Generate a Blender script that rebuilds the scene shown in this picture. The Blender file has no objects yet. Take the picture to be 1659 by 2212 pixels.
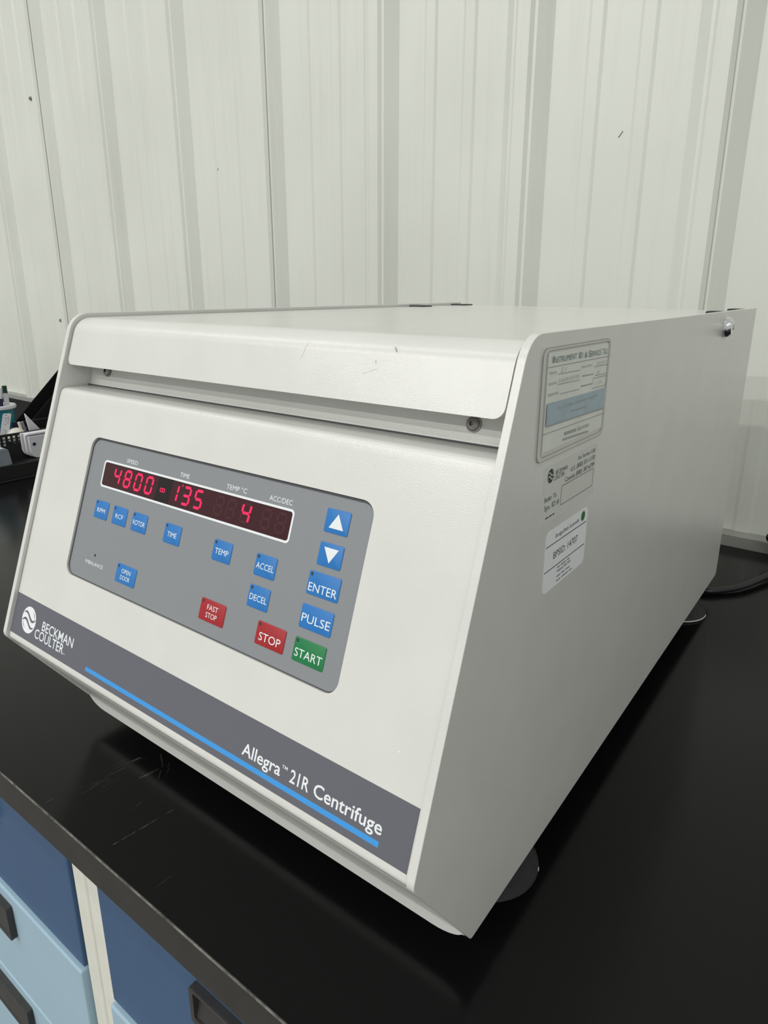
import bpy, bmesh, math, random
from mathutils import Vector, Matrix
from math import sin, cos, pi, sqrt, hypot
random.seed(7)

# ------------------------------------------------------------------ scene / camera / light
scene = bpy.context.scene
COL = scene.collection
OZ = 0.926                      # height of the machine's underside datum above the floor
# measured geometry (metres). x along the wall, y towards the wall, z above the datum
H, D, ZN, YT, YB = 0.3335, 0.6904, 0.0867, 0.0900, 0.0598
YC, YWALL, HF = -0.0235, 0.9103, 0.026
CT = -HF                        # worktop surface
L_ = hypot(YT, H - ZN); EY, EZ = YT / L_, (H - ZN) / L_

cam = bpy.data.cameras.new('camera'); camo = bpy.data.objects.new('camera', cam); COL.objects.link(camo)
yaw, pitch, roll = -0.6351, 0.2879, 0.0045
fwd = Vector((sin(yaw) * cos(pitch), cos(yaw) * cos(pitch), -sin(pitch)))
rgt = Vector((cos(yaw), -sin(yaw), 0)); upv = rgt.cross(fwd)
r2 = cos(roll) * rgt + sin(roll) * upv; u2 = -sin(roll) * rgt + cos(roll) * upv
m = Matrix((r2, u2, -fwd)).transposed().to_4x4(); m.translation = Vector((0.3351, -0.2010, 0.3539 + OZ))
camo.matrix_world = m
cam.sensor_fit = 'HORIZONTAL'; cam.sensor_width = 36.0; cam.lens = 1443.1 / 1659 * 36
cam.shift_x = (829.5 - 846.52) / 1659; cam.shift_y = (1049.15 - 1106) / 1659
cam.clip_start = 0.01; cam.clip_end = 100
scene.camera = camo

world = bpy.data.worlds.new('room_ambience'); scene.world = world; world.use_nodes = True
bg = world.node_tree.nodes['Background']; bg.inputs[0].default_value = (0.97, 1.0, 0.95, 1); bg.inputs[1].default_value = 0.50

def area(name, loc, target, sx, sy, power, col=(1, 0.99, 0.95)):
    l = bpy.data.lights.new(name, 'AREA'); l.shape = 'RECTANGLE'; l.size = sx; l.size_y = sy; l.energy = power; l.color = col
    o = bpy.data.objects.new(name, l); COL.objects.link(o); o.location = loc
    o.rotation_euler = (Vector(target) - Vector(loc)).to_track_quat('-Z', 'Y').to_euler()
    return o
# four rows of long ceiling fittings in the hall behind the photographer
for i, (y, pw) in enumerate(((-1.05, 44), (-3.2, 92), (-4.35, 132), (-6.1, 202))):
    area('ceiling_tube_row', (-2.3, y, H + 3.0 + OZ), (-2.3, y, 0), 4.4, 0.16, pw * 0.81)
    area('ceiling_tube_row', (5.0, y, H + 3.0 + OZ), (5.0, y, 0), 3.0, 0.16, pw * 0.34)

scene.view_settings.view_transform = 'Standard'; scene.view_settings.look = 'None'
scene.view_settings.exposure = 0.0; scene.view_settings.gamma = 1.0
scene.view_settings.use_curve_mapping = False

# ------------------------------------------------------------------ materials
MATS = {}
def mat(name, col, rough=0.5, spec=0.5, metal=0.0, bump=None, mottle=None, emit=None, coat=0.0, streak=None, alpha=None, trans=0.0):
    """col base colour (linear); bump=(scale, strength, distance); mottle=(scale, amount); streak=(colour, amount)"""
    M = bpy.data.materials.new(name); M.use_nodes = True; MATS[name] = M
    nt = M.node_tree; b = nt.nodes['Principled BSDF']
    b.inputs['Base Color'].default_value = (*col, 1); b.inputs['Roughness'].default_value = rough
    b.inputs['Specular IOR Level'].default_value = spec; b.inputs['Metallic'].default_value = metal
    if coat: b.inputs['Coat Weight'].default_value = coat; b.inputs['Coat Roughness'].default_value = 0.14
    if trans: b.inputs['Transmission Weight'].default_value = trans
    tc = nt.nodes.new('ShaderNodeTexCoord')
    src = None
    if mottle:
        n = nt.nodes.new('ShaderNodeTexNoise'); n.inputs['Scale'].default_value = mottle[0]; n.inputs['Detail'].default_value = 4
        nt.links.new(tc.outputs['Object'], n.inputs['Vector'])
        r = nt.nodes.new('ShaderNodeMapRange'); r.inputs['From Min'].default_value = 0.3; r.inputs['From Max'].default_value = 0.7
        r.inputs['To Min'].default_value = 1 - mottle[1]; r.inputs['To Max'].default_value = 1 + mottle[1] * 0.4
        nt.links.new(n.outputs[0], r.inputs['Value'])
        mx = nt.nodes.new('ShaderNodeVectorMath'); mx.operation = 'SCALE'; mx.inputs[0].default_value = col
        nt.links.new(r.outputs[0], mx.inputs['Scale']); src = mx.outputs[0]
    if streak:
        mp = nt.nodes.new('ShaderNodeMapping'); mp.inputs['Scale'].default_value = (34, 34, 1.6)
        nt.links.new(tc.outputs['Object'], mp.inputs['Vector'])
        n = nt.nodes.new('ShaderNodeTexNoise'); n.inputs['Scale'].default_value = 1.0; n.inputs['Detail'].default_value = 6; n.inputs['Roughness'].default_value = 0.7
        nt.links.new(mp.outputs[0], n.inputs['Vector'])
        r = nt.nodes.new('ShaderNodeMapRange'); r.inputs['From Min'].default_value = 0.52; r.inputs['From Max'].default_value = 0.8
        r.inputs['To Min'].default_value = 0; r.inputs['To Max'].default_value = streak[1]
        nt.links.new(n.outputs[0], r.inputs['Value'])
        mx = nt.nodes.new('ShaderNodeMix'); mx.data_type = 'RGBA'
        if src: nt.links.new(src, mx.inputs['A'])
        else: mx.inputs['A'].default_value = (*col, 1)
        mx.inputs['B'].default_value = (*streak[0], 1); nt.links.new(r.outputs[0], mx.inputs['Factor']); src = mx.outputs['Result']
    if src: nt.links.new(src, b.inputs['Base Color'])
    if bump:
        n = nt.nodes.new('ShaderNodeTexNoise'); n.inputs['Scale'].default_value = bump[0]; n.inputs['Detail'].default_value = 2
        nt.links.new(tc.outputs['Object'], n.inputs['Vector'])
        bp = nt.nodes.new('ShaderNodeBump'); bp.inputs['Strength'].default_value = bump[1]; bp.inputs['Distance'].default_value = bump[2]
        nt.links.new(n.outputs[0], bp.inputs['Height']); nt.links.new(bp.outputs[0], b.inputs['Normal'])
        if coat: nt.links.new(bp.outputs[0], b.inputs['Coat Normal'])
    if emit:
        b.inputs['Emission Color'].default_value = (*emit[0], 1); b.inputs['Emission Strength'].default_value = emit[1]
    return M

PAINT = mat('cream_textured_paint', (0.685, 0.685, 0.66), 0.42, 0.4, bump=(1900, 0.24, 0.0003), mottle=(26, 0.035), coat=0.6)
WALLP = mat('white_painted_steel_sheet', (0.73, 0.745, 0.69), 0.36, 0.45, mottle=(4, 0.05), streak=((0.45, 0.45, 0.37), 0.22))
TRIM = mat('grey_base_trim', (0.34, 0.345, 0.32), 0.5, 0.4, mottle=(20, 0.15))
FLOOR = mat('grey_concrete', (0.25, 0.245, 0.235), 0.6, 0.4, bump=(40, 0.2, 0.002), mottle=(6, 0.2))
MEMB = mat('grey_membrane', (0.245, 0.255, 0.275), 0.45, 0.35, bump=(1500, 0.12, 0.0002))
BAND = mat('dark_grey_band', (0.128, 0.13, 0.155), 0.5, 0.3, bump=(1500, 0.1, 0.0002))
STRIPE = mat('sky_blue_print', (0.055, 0.31, 0.74), 0.5, 0.3)
KBLUE = mat('blue_key', (0.022, 0.175, 0.50), 0.42, 0.35, bump=(1500, 0.1, 0.0002))
KRED = mat('red_key', (0.36, 0.018, 0.024), 0.42, 0.35, bump=(1500, 0.1, 0.0002))
KGREEN = mat('green_key', (0.012, 0.19, 0.062), 0.42, 0.35, bump=(1500, 0.1, 0.0002))
WHITE = mat('white_print', (0.80, 0.83, 0.86), 0.5, 0.3)
LEDOFF = mat('unlit_indicator', (0.035, 0.045, 0.05), 0.3, 0.4)
GLASS = mat('dark_red_window', (0.050, 0.014, 0.018), 0.25, 0.25)
GLASSD = mat('dark_window_strip', (0.016, 0.012, 0.013), 0.25, 0.25)
GHOST = mat('unlit_segment', (0.068, 0.021, 0.026), 0.35, 0.2)
RED = mat('lit_red_segment', (0.3, 0.01, 0.03), 0.5, 0.1, emit=((1.0, 0.02, 0.10), 1.25))
GASK = mat('dark_gasket', (0.07, 0.073, 0.08), 0.5, 0.3)
INK = mat('dark_ink', (0.05, 0.055, 0.055), 0.6, 0.2)
INKB = mat('blue_grey_ink', (0.20, 0.27, 0.29), 0.6, 0.2)
SCUFF = mat('grey_scuff', (0.40, 0.40, 0.385), 0.5, 0.3)
INKP = mat('pale_print', (0.36, 0.375, 0.365), 0.6, 0.2)
INKL = mat('faded_ink', (0.20, 0.21, 0.20), 0.6, 0.2)
CARD = mat('aged_card', (0.72, 0.735, 0.69), 0.35, 0.4, mottle=(60, 0.06))
CARDB = mat('pale_blue_print', (0.36, 0.46, 0.52), 0.4, 0.4, mottle=(80, 0.10))
POUCH = mat('clear_pouch_plastic', (0.60, 0.60, 0.55), 0.28, 0.4, mottle=(50, 0.06))
STICK = mat('white_sticker', (0.84, 0.86, 0.89), 0.45, 0.4, mottle=(70, 0.04))
FILM = mat('clear_film_label', (0.64, 0.65, 0.615), 0.45, 0.3, mottle=(70, 0.03))
GDOT = mat('green_dot', (0.035, 0.135, 0.045), 0.5, 0.3)
CHROME = mat('chrome', (0.75, 0.76, 0.78), 0.16, 0.5, metal=1.0)
STEEL = mat('dark_steel', (0.30, 0.29, 0.27), 0.32, 0.5, metal=1.0)
BLACKP = mat('black_plastic', (0.012, 0.012, 0.013), 0.4, 0.35)
RUBBER = mat('black_rubber', (0.018, 0.019, 0.021), 0.55, 0.3, mottle=(90, 0.2))
WORN = mat('worn_pale_rim', (0.5, 0.5, 0.47), 0.6, 0.3)
EDGE = mat('lit_resin_edge', (0.036, 0.034, 0.030), 0.5, 0.25, mottle=(40, 0.15))  # same resin as the top, with front light put into its colour
RUBBED = mat('rubbed_lit_resin', (0.17, 0.165, 0.15), 0.4, 0.3, mottle=(130, 0.8))
MATB = mat('dull_black_mat', (0.010, 0.0105, 0.011), 0.85, 0.12, bump=(400, 0.3, 0.001))
CORD = mat('grey_cord', (0.011, 0.012, 0.015), 0.30, 0.45)
CABW = mat('cabinet_cream', (0.74, 0.74, 0.67), 0.45, 0.4, mottle=(30, 0.05))
CABD = mat('steel_blue_drawer', (0.044, 0.098, 0.205), 0.45, 0.4, mottle=(12, 0.06))
CABL = mat('light_blue_drawer', (0.36, 0.51, 0.62), 0.45, 0.4, mottle=(12, 0.04))
PULL = mat('dark_pull', (0.045, 0.043, 0.042), 0.5, 0.35, mottle=(60, 0.2))
TEAL = mat('teal_plastic', (0.012, 0.16, 0.20), 0.35, 0.4)
PALE = mat('pale_plastic', (0.62, 0.63, 0.67), 0.35, 0.4)
PAPER = mat('white_paper', (0.70, 0.69, 0.74), 0.6, 0.3)
LGREY = mat('blue_grey_box', (0.22, 0.25, 0.29), 0.55, 0.3, mottle=(90, 0.1))
DGREEN = mat('dark_green_plastic', (0.015, 0.05, 0.03), 0.45, 0.3)
NAVY = mat('navy_plastic', (0.02, 0.02, 0.06), 0.4, 0.3)
LILAC = mat('grey_lilac_plastic', (0.30, 0.27, 0.30), 0.45, 0.3)
CREAMB = mat('cream_rubber', (0.66, 0.64, 0.57), 0.5, 0.3)

def worktop_material(segs):
    M = mat('black_epoxy_resin', (0.0045, 0.0047, 0.0049), 0.18, 0.20, bump=(700, 0.10, 0.0003))  # near-black base colour holds the shadow of the person at the camera
    nt = M.node_tree; b = nt.nodes['Principled BSDF']; tc = next(n for n in nt.nodes if n.type == 'TEX_COORD')
    prev = None
    for (ax, ay, bx, by, w, k) in segs:
        dx, dy = bx - ax, by - ay; l2 = dx * dx + dy * dy
        sub = nt.nodes.new('ShaderNodeVectorMath'); sub.operation = 'SUBTRACT'; nt.links.new(tc.outputs['Object'], sub.inputs[0]); sub.inputs[1].default_value = (ax, ay, 0)
        flat = nt.nodes.new('ShaderNodeVectorMath'); flat.operation = 'MULTIPLY'; flat.inputs[1].default_value = (1, 1, 0); nt.links.new(sub.outputs[0], flat.inputs[0])
        dot = nt.nodes.new('ShaderNodeVectorMath'); dot.operation = 'DOT_PRODUCT'; nt.links.new(flat.outputs[0], dot.inputs[0]); dot.inputs[1].default_value = (dx / l2, dy / l2, 0)
        cl = nt.nodes.new('ShaderNodeClamp'); nt.links.new(dot.outputs['Value'], cl.inputs[0])
        sc = nt.nodes.new('ShaderNodeVectorMath'); sc.operation = 'SCALE'; sc.inputs[0].default_value = (dx, dy, 0); nt.links.new(cl.outputs[0], sc.inputs['Scale'])
        ds = nt.nodes.new('ShaderNodeVectorMath'); ds.operation = 'DISTANCE'; nt.links.new(flat.outputs[0], ds.inputs[0]); nt.links.new(sc.outputs[0], ds.inputs[1])
        mr = nt.nodes.new('ShaderNodeMapRange'); mr.inputs['From Min'].default_value = w; mr.inputs['From Max'].default_value = 0
        mr.inputs['To Min'].default_value = 0; mr.inputs['To Max'].default_value = k; nt.links.new(ds.outputs['Value'], mr.inputs['Value'])
        if prev is None: prev = mr.outputs[0]
        else:
            mx = nt.nodes.new('ShaderNodeMath'); mx.operation = 'MAXIMUM'; nt.links.new(prev, mx.inputs[0]); nt.links.new(mr.outputs[0], mx.inputs[1]); prev = mx.outputs[0]
    n = nt.nodes.new('ShaderNodeTexNoise'); n.inputs['Scale'].default_value = 160; nt.links.new(tc.outputs['Object'], n.inputs['Vector'])
    r = nt.nodes.new('ShaderNodeMapRange'); r.inputs['From Min'].default_value = 0.35; r.inputs['From Max'].default_value = 0.6; nt.links.new(n.outputs[0], r.inputs['Value'])
    mu = nt.nodes.new('ShaderNodeMath'); mu.operation = 'MULTIPLY'; nt.links.new(prev, mu.inputs[0]); nt.links.new(r.outputs[0], mu.inputs[1])
    # cloudy wipe marks
    n2 = nt.nodes.new('ShaderNodeTexNoise'); n2.inputs['Scale'].default_value = 9; n2.inputs['Detail'].default_value = 5; nt.links.new(tc.outputs['Object'], n2.inputs['Vector'])
    r3 = nt.nodes.new('ShaderNodeMapRange'); r3.inputs['From Min'].default_value = 0.35; r3.inputs['From Max'].default_value = 0.75
    r3.inputs['To Min'].default_value = 0.16; r3.inputs['To Max'].default_value = 0.23; nt.links.new(n2.outputs[0], r3.inputs['Value']); nt.links.new(r3.outputs[0], b.inputs['Roughness'])
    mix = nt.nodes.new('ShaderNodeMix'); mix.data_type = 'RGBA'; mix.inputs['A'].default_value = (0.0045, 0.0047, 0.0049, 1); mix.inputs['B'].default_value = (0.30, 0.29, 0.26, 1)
    nt.links.new(mu.outputs[0], mix.inputs['Factor']); nt.links.new(mix.outputs['Result'], b.inputs['Base Color'])
    return M

# ------------------------------------------------------------------ mesh helpers
class MB:
    def __init__(s): s.v = []; s.f = []; s.mi = []
    def add(s, vs, fs, mi=0):
        k = len(s.v); s.v += [tuple(v) for v in vs]
        for f in fs: s.f.append([i + k for i in f]); s.mi.append(mi)
        return s
    def box(s, x0, x1, y0, y1, z0, z1, mi=0):
        return s.add([(x, y, z) for x in (x0, x1) for y in (y0, y1) for z in (z0, z1)],
                     [(0, 1, 3, 2), (4, 6, 7, 5), (0, 4, 5, 1), (2, 3, 7, 6), (0, 2, 6, 4), (1, 5, 7, 3)], mi)
    def prism_x(s, prof, x0, x1, mi=0):
        n = len(prof); vs = [(x0, y, z) for y, z in prof] + [(x1, y, z) for y, z in prof]
        fs = [tuple(range(n)), tuple(range(2 * n - 1, n - 1, -1))] + [(i, (i + 1) % n, n + (i + 1) % n, n + i) for i in range(n)]
        return s.add(vs, fs, mi)
    def grid(s, rows, mi=0, close=False, caps=False):
        n = len(rows[0]); k = len(rows); vs = [p for r in rows for p in r]; fs = []
        for i in range(k - 1):
            for j in range(n if close else n - 1):
                a = i * n + j; b = i * n + (j + 1) % n; fs.append((a, b, b + n, a + n))
        if caps: fs += [tuple(range(n)), tuple(range((k - 1) * n, k * n))]
        return s.add(vs, fs, mi)
    def plate(s, outline, fr, h0, h1, mi=0):
        n = len(outline); vs = [fr(a, b, h0) for a, b in outline] + [fr(a, b, h1) for a, b in outline]
        return s.add(vs, [tuple(range(n, 2 * n)), tuple(range(n))] + [(i, (i + 1) % n, n + (i + 1) % n, n + i) for i in range(n)], mi)
    def ring(s, o, i_, fr, h0, h1, mi=0):
        n = len(o); P = [[fr(a, b, h) for a, b in q] for q, h in ((o, h0), (o, h1), (i_, h1), (i_, h0))]
        return s.add([p for r in P for p in r], [(r * n + j, r * n + (j + 1) % n, ((r + 1) % 4) * n + (j + 1) % n, ((r + 1) % 4) * n + j) for r in range(4) for j in range(n)], mi)
    def flat(s, vf, fr, h, mi=0):
        return s.add([fr(a, b, h) for a, b in vf[0]], vf[1], mi)
    def lathe(s, prof, o, ax=Vector((0, 0, 1)), n=28, mi=0):
        ax = Vector(ax).normalized(); e1 = ax.orthogonal().normalized(); e2 = ax.cross(e1); o = Vector(o)
        rows = [[o + ax * h + (e1 * cos(2 * pi * j / n) + e2 * sin(2 * pi * j / n)) * max(r, 1e-5) for j in range(n)] for r, h in prof]
        return s.grid(rows, mi, close=True)
    def tube(s, pts, r, n=10, mi=0, caps=True):
        pts = [Vector(p) for p in pts]; rows = []; e1 = None
        for i, p in enumerate(pts):
            t = (pts[min(i + 1, len(pts) - 1)] - pts[max(i - 1, 0)]).normalized()
            e1 = t.orthogonal().normalized() if e1 is None else (e1 - t * e1.dot(t)).normalized()
            e2 = t.cross(e1); rows.append([p + (e1 * cos(2 * pi * j / n) + e2 * sin(2 * pi * j / n)) * r for j in range(n)])
        return s.grid(rows, mi, close=True, caps=caps)
    def build(s, name, mats, parent=None, origin=None, bevel=0.0, smooth=35, seg=2, wn=False):
        """verts are in datum coordinates; a child takes its parent's origin"""
        if origin is None: origin = Vector(parent['_o']) if parent is not None else Vector((0, 0, 0))
        origin = Vector(origin)
        me = bpy.data.meshes.new(name); me.from_pydata([tuple(Vector(v) - origin) for v in s.v], [], s.f)
        if not isinstance(mats, (list, tuple)): mats = [mats]
        for M in mats: me.materials.append(M)
        me.polygons.foreach_set('material_index', s.mi)
        bm = bmesh.new(); bm.from_mesh(me); bmesh.ops.remove_doubles(bm, verts=bm.verts, dist=1e-6); bmesh.ops.recalc_face_normals(bm, faces=bm.faces); bm.to_mesh(me); bm.free()
        if smooth:
            me.shade_smooth(); me.set_sharp_from_angle(angle=math.radians(smooth))
        o = bpy.data.objects.new(name, me); COL.objects.link(o)
        if parent is not None: o.parent = parent; o.location = origin - Vector(parent['_o'])
        else: o.location = origin + Vector((0, 0, OZ))
        o['_o'] = tuple(origin)
        if bevel:
            b = o.modifiers.new('bevel', 'BEVEL'); b.width = bevel; b.segments = seg; b.limit_method = 'ANGLE'; b.angle_limit = math.radians(40)
            b.harden_normals = False
        if wn:
            w = o.modifiers.new('wn', 'WEIGHTED_NORMAL'); w.keep_sharp = True; w.weight = 100
        return o

def tag(o, label, cat, group=None):
    o['label'] = label; o['category'] = cat
    if group: o['group'] = group
    return o
def lab(o, label): o['label'] = label; return o
def struct(o): o['kind'] = 'structure'; return o
def empty(name, origin):
    o = bpy.data.objects.new(name, None); COL.objects.link(o); o.empty_display_size = 0.05
    o.location = Vector(origin) + Vector((0, 0, OZ)); o['_o'] = tuple(origin); return o

def rr(x0, x1, y0, y1, r, n=6):
    pts = []
    for cx, cy, a0 in ((x1 - r, y1 - r, 0), (x0 + r, y1 - r, 90), (x0 + r, y0 + r, 180), (x1 - r, y0 + r, 270)):
        for i in range(n + 1):
            a = math.radians(a0 + 90 * i / n); pts.append((cx + r * cos(a), cy + r * sin(a)))
    return pts
def disc(cx, cy, rx, ry=None, n=28):
    ry = ry or rx
    return [(cx + rx * cos(2 * pi * i / n), cy + ry * sin(2 * pi * i / n)) for i in range(n)]
def round_poly(pts, rad, n=6):
    """polygon with each corner rounded by its own radius"""
    out = []; k = len(pts)
    for i in range(k):
        p = Vector(pts[i]); a = Vector(pts[i - 1]) - p; b = Vector(pts[(i + 1) % k]) - p; r = rad[i]
        if r <= 0: out.append(tuple(p)); continue
        a.normalize(); b.normalize(); ang = a.angle(b); t = r / math.tan(ang / 2)
        c = p + (a + b).normalized() * (r / sin(ang / 2)); s0 = p + a * t - c; s1 = p + b * t - c
        a0 = math.atan2(s0.y, s0.x); da = math.atan2(s1.y, s1.x) - a0
        while da > pi: da -= 2 * pi
        while da < -pi: da += 2 * pi
        out += [(c.x + r * cos(a0 + da * j / n), c.y + r * sin(a0 + da * j / n)) for j in range(n + 1)]
    return out

_font_cache = {}
def text2d(body, x0, y0, cap, width=None, bold=0.0, shear=0.0, center=False, res=3):
    """flat triangulated lettering: left x0, baseline y0, capital height, optional exact width"""
    key = (body, bold, shear)
    if key not in _font_cache:
        c = bpy.data.curves.new('txt', 'FONT'); c.body = body; c.size = 1; c.resolution_u = res; c.offset = bold; c.shear = shear; c.fill_mode = 'BOTH'
        o = bpy.data.objects.new('txt', c); COL.objects.link(o)
        dg = bpy.context.evaluated_depsgraph_get(); dg.update(); e = o.evaluated_get(dg); me = e.to_mesh()
        _font_cache[key] = ([(v.co.x, v.co.y) for v in me.vertices], [tuple(p.vertices) for p in me.polygons])
        e.to_mesh_clear(); bpy.data.objects.remove(o); bpy.data.curves.remove(c)
    V, F = _font_cache[key]
    if 'H' not in _font_cache and body != 'H':
        text2d('H', 0, 0, 1)
    hv = _font_cache.get(('H', 0.0, 0.0), (V, F))[0]; caph = max(v[1] for v in hv)
    mn = min(v[0] for v in V); mxx = max(v[0] for v in V); sy = cap / caph; sx = (width / (mxx - mn)) if width else sy
    w = (mxx - mn) * sx; ox = x0 - (w / 2 if center else 0)
    return ([(ox + (x - mn) * sx, y0 + y * sy) for x, y in V], F)
text2d('H', 0, 0, 1)

def bar2d(x0, y0, x1, y1, w):
    dx, dy = x1 - x0, y1 - y0; l = hypot(dx, dy); nx, ny = -dy / l * w / 2, dx / l * w / 2
    return ([(x0 + nx, y0 + ny), (x0 - nx, y0 - ny), (x1 - nx, y1 - ny), (x1 + nx, y1 + ny)], [(0, 1, 2, 3)])

def F(u, s, h):                  # sloped front: u across, s up the slope, h outwards from the side-panel edges
    return (u, s * EY - h * EZ, ZN + s * EZ + h * EY)
def SR(a, b, h):                 # right-hand side panel: a = y, b = z, h outwards
    return (0.2 + h, a, b)

# ------------------------------------------------------------------ setting: floor, wall, worktop
fl = MB(); fl.box(-4.5, 3.0, -8.0, YWALL + 0.3, -OZ - 0.05, -OZ); struct(fl.build('floor', FLOOR, smooth=0))

PITCH = 0.2977; X0 = -0.2147
def rib(xc):                     # stepped trapezoid, towards the room is minus y
    p = [(-0.0410, 0), (-0.0205, 0.0195), (-0.0160, 0.0198), (-0.0105, 0.0253), (0.0105, 0.0253), (0.0160, 0.0198), (0.0205, 0.0195), (0.0410, 0)]
    return [(xc + a, YWALL - b) for a, b in p]
def minor(xc):
    return [(xc + a, YWALL - b) for a, b in ((-0.0135, 0), (-0.0085, 0.0026), (0.0085, 0.0026), (0.0135, 0))]
backing = MB(); backing.box(-4.4, 2.2, YWALL + 0.03, YWALL + 0.06, -OZ, 2.6)
wall = struct(backing.build('wall_back', TRIM, smooth=0))
WZ0, WZ1 = CT - 0.08, 2.55
for k0 in (-14, -11, -8, -5, -2, 1, 4):
    pts = []
    xs = X0 + k0 * PITCH
    first = rib(xs)
    pts += [(xs - 0.004, YWALL - 0.0230), (xs + 0.0105, YWALL - 0.0230)] + first[5:]
    for j in range(3):
        xc = X0 + (k0 + j) * PITCH
        if j > 0: pts += rib(xc)
        pts += minor(xc + 0.1095) + minor(xc + 0.1880)
    last = rib(X0 + (k0 + 3) * PITCH)
    pts += [last[0]] + [(a, b - 0.0024) for a, b in last[1:6]]
    mb = MB(); rows = []
    for z in (WZ0, WZ1): rows.append([(x, y, z) for x, y in pts])
    mb.grid(rows)
    o = mb.build('wall_panel', WALLP, wall, smooth=0)
    so = o.modifiers.new('thick', 'SOLIDIFY'); so.thickness = 0.0009; so.offset = 0
for (x, z) in ((-0.833, 0.862), (-0.833, 0.26), (-1.771, 0.868), (-1.766, 0.252), (0.058, 0.862), (0.058, 0.26), (-2.66, 0.862), (-2.66, 0.26)):
    mb = MB(); c = (x, YWALL - 0.001, z)
    mb.lathe([(0.0001, 0), (0.0055, 0), (0.0055, 0.0012), (0.0042, 0.0014), (0.0040, 0.0045), (0.0001, 0.005)], c, (0, -1, 0), 10)
    mb.build('wall_screw', STEEL, wall)
for (x, z, dx, dz, w) in ((-0.0575, 0.575, 0.006, 0.008, 0.0016), (-0.2480, 0.775, 0.004, 0.016, 0.0009), (-0.0350, 0.540, 0.001, 0.006, 0.0010), (-0.9900, 0.640, 0.003, 0.010, 0.0009), (-0.985, 0.61, 0.003, 0.006, 0.0016)):
    mb = MB(); mb.flat(bar2d(x, z, x + dx, z + dz, w), lambda a, b, h: (a, YWALL - 0.0008 - h, b), 0.0)
    mb.build('scratch_mark', INKL, wall, smooth=0)
mb = MB(); mb.prism_x([(YWALL - 0.0262, CT - 0.02), (YWALL - 0.0262, CT + 0.017), (YWALL - 0.0245, CT + 0.0185), (YWALL - 0.0005, CT + 0.0185), (YWALL - 0.0005, CT - 0.02)], -4.3, 2.1)
struct(mb.build('trim_1', TRIM, smooth=0))

SC = [(-0.050, -0.0099, -0.0438, 0.0363, 0.00055, 0.55), (-0.1183, 0.0447, -0.116, 0.055, 0.0006, 0.7), (-0.0946, 0.0408, -0.0914, 0.0574, 0.0008, 0.6),
      (-0.1065, 0.0687, -0.0932, 0.0614, 0.0007, 0.3), (-0.0932, 0.0614, -0.0818, 0.0494, 0.0007, 0.35), (-0.1194, 0.0193, -0.1147, 0.0411, 0.0012, 0.12),
      (-0.1149, 0.0072, -0.1155, 0.0242, 0.0012, 0.10), (-0.2185, 0.0246, -0.2189, 0.028, 0.0007, 0.4), (-0.0791, 0.0534, -0.0857, 0.0628, 0.0006, 0.25),
      (-0.1285, -0.0177, -0.1278, -0.0127, 0.0006, 0.3), (-0.0681, 0.0157, -0.071, 0.0312, 0.0006, 0.15), (0.0524, -0.0205, 0.0521, -0.0184, 0.0005, 0.4),
      (0.0052, -0.0026, 0.0048, -0.0131, 0.0004, 0.2), (0.0055, -0.002, 0.0056, -0.0027, 0.0005, 0.7), (-0.09, 0.066, -0.084, 0.057, 0.0004, 0.3), (-0.1168, 0.046, -0.1145, 0.056, 0.0004, 0.5),
      (-0.093, 0.043, -0.0905, 0.053, 0.0004, 0.5)]
for _ in range(16):                # fine parallel rub marks in front of the machine
    x_ = -0.118 + random.uniform(-0.008, 0.012); y_ = 0.022 + random.uniform(-0.022, 0.030); l_ = random.uniform(0.006, 0.018)
    SC.append((x_, y_, x_ + l_ * 0.18, y_ + l_, 0.00045, random.uniform(0.06, 0.2)))
SC = [(a, b, c, d, w * 0.8, k * 0.7) for (a, b, c, d, w, k) in SC]
EPOXY = worktop_material(SC)
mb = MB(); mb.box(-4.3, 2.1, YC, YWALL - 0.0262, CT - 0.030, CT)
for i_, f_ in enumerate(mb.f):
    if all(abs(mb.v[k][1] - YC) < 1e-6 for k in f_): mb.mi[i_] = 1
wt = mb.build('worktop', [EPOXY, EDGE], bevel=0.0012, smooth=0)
mb = MB(); mb.box(-4.3, 2.1, YC - 0.00015, YC + 0.0009, CT - 0.0011, CT + 0.00015)  # strip colour holds both edge wear and the bevel's highlight
lab(mb.build('worn_lit_edge', RUBBED, wt, bevel=0.0003, smooth=0), 'pale rubbed front arris with painted highlight')
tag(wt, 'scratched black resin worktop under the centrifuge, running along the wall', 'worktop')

# ------------------------------------------------------------------ base cabinets
def pull(x0, x1, z0, z1, yf, parent, solid=False):
    """dark moulded cup pull: frame, hollow, sloping floor"""
    o = rr(x0, x1, z0, z1, 0.002, 2); i = rr(x0 + 0.004, x1 - 0.004, z0 + 0.005, z1 - 0.003, 0.0015, 2)
    fr = lambda a, b, h: (a, yf - h, b)
    mb = MB(); mb.ring(o, i, fr, 0.0, 0.006)
    xs0, xs1 = x0 + 0.004, x1 - 0.004
    if solid: mb.plate(i, fr, 0.0, 0.0056)
    mb.add([(xs0, yf - 0.0045, z0 + 0.006), (xs1, yf - 0.0045, z0 + 0.006), (xs1, yf - 0.0008, z1 - 0.010), (xs0, yf - 0.0008, z1 - 0.010), (xs1, yf - 0.0008, z1 - 0.002), (xs0, yf - 0.0008, z1 - 0.002)],
           [(0, 1, 2, 3), (3, 2, 4, 5)])
    return mb.build('pull_handle', PULL, parent)
YF = YC + 0.020
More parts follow.
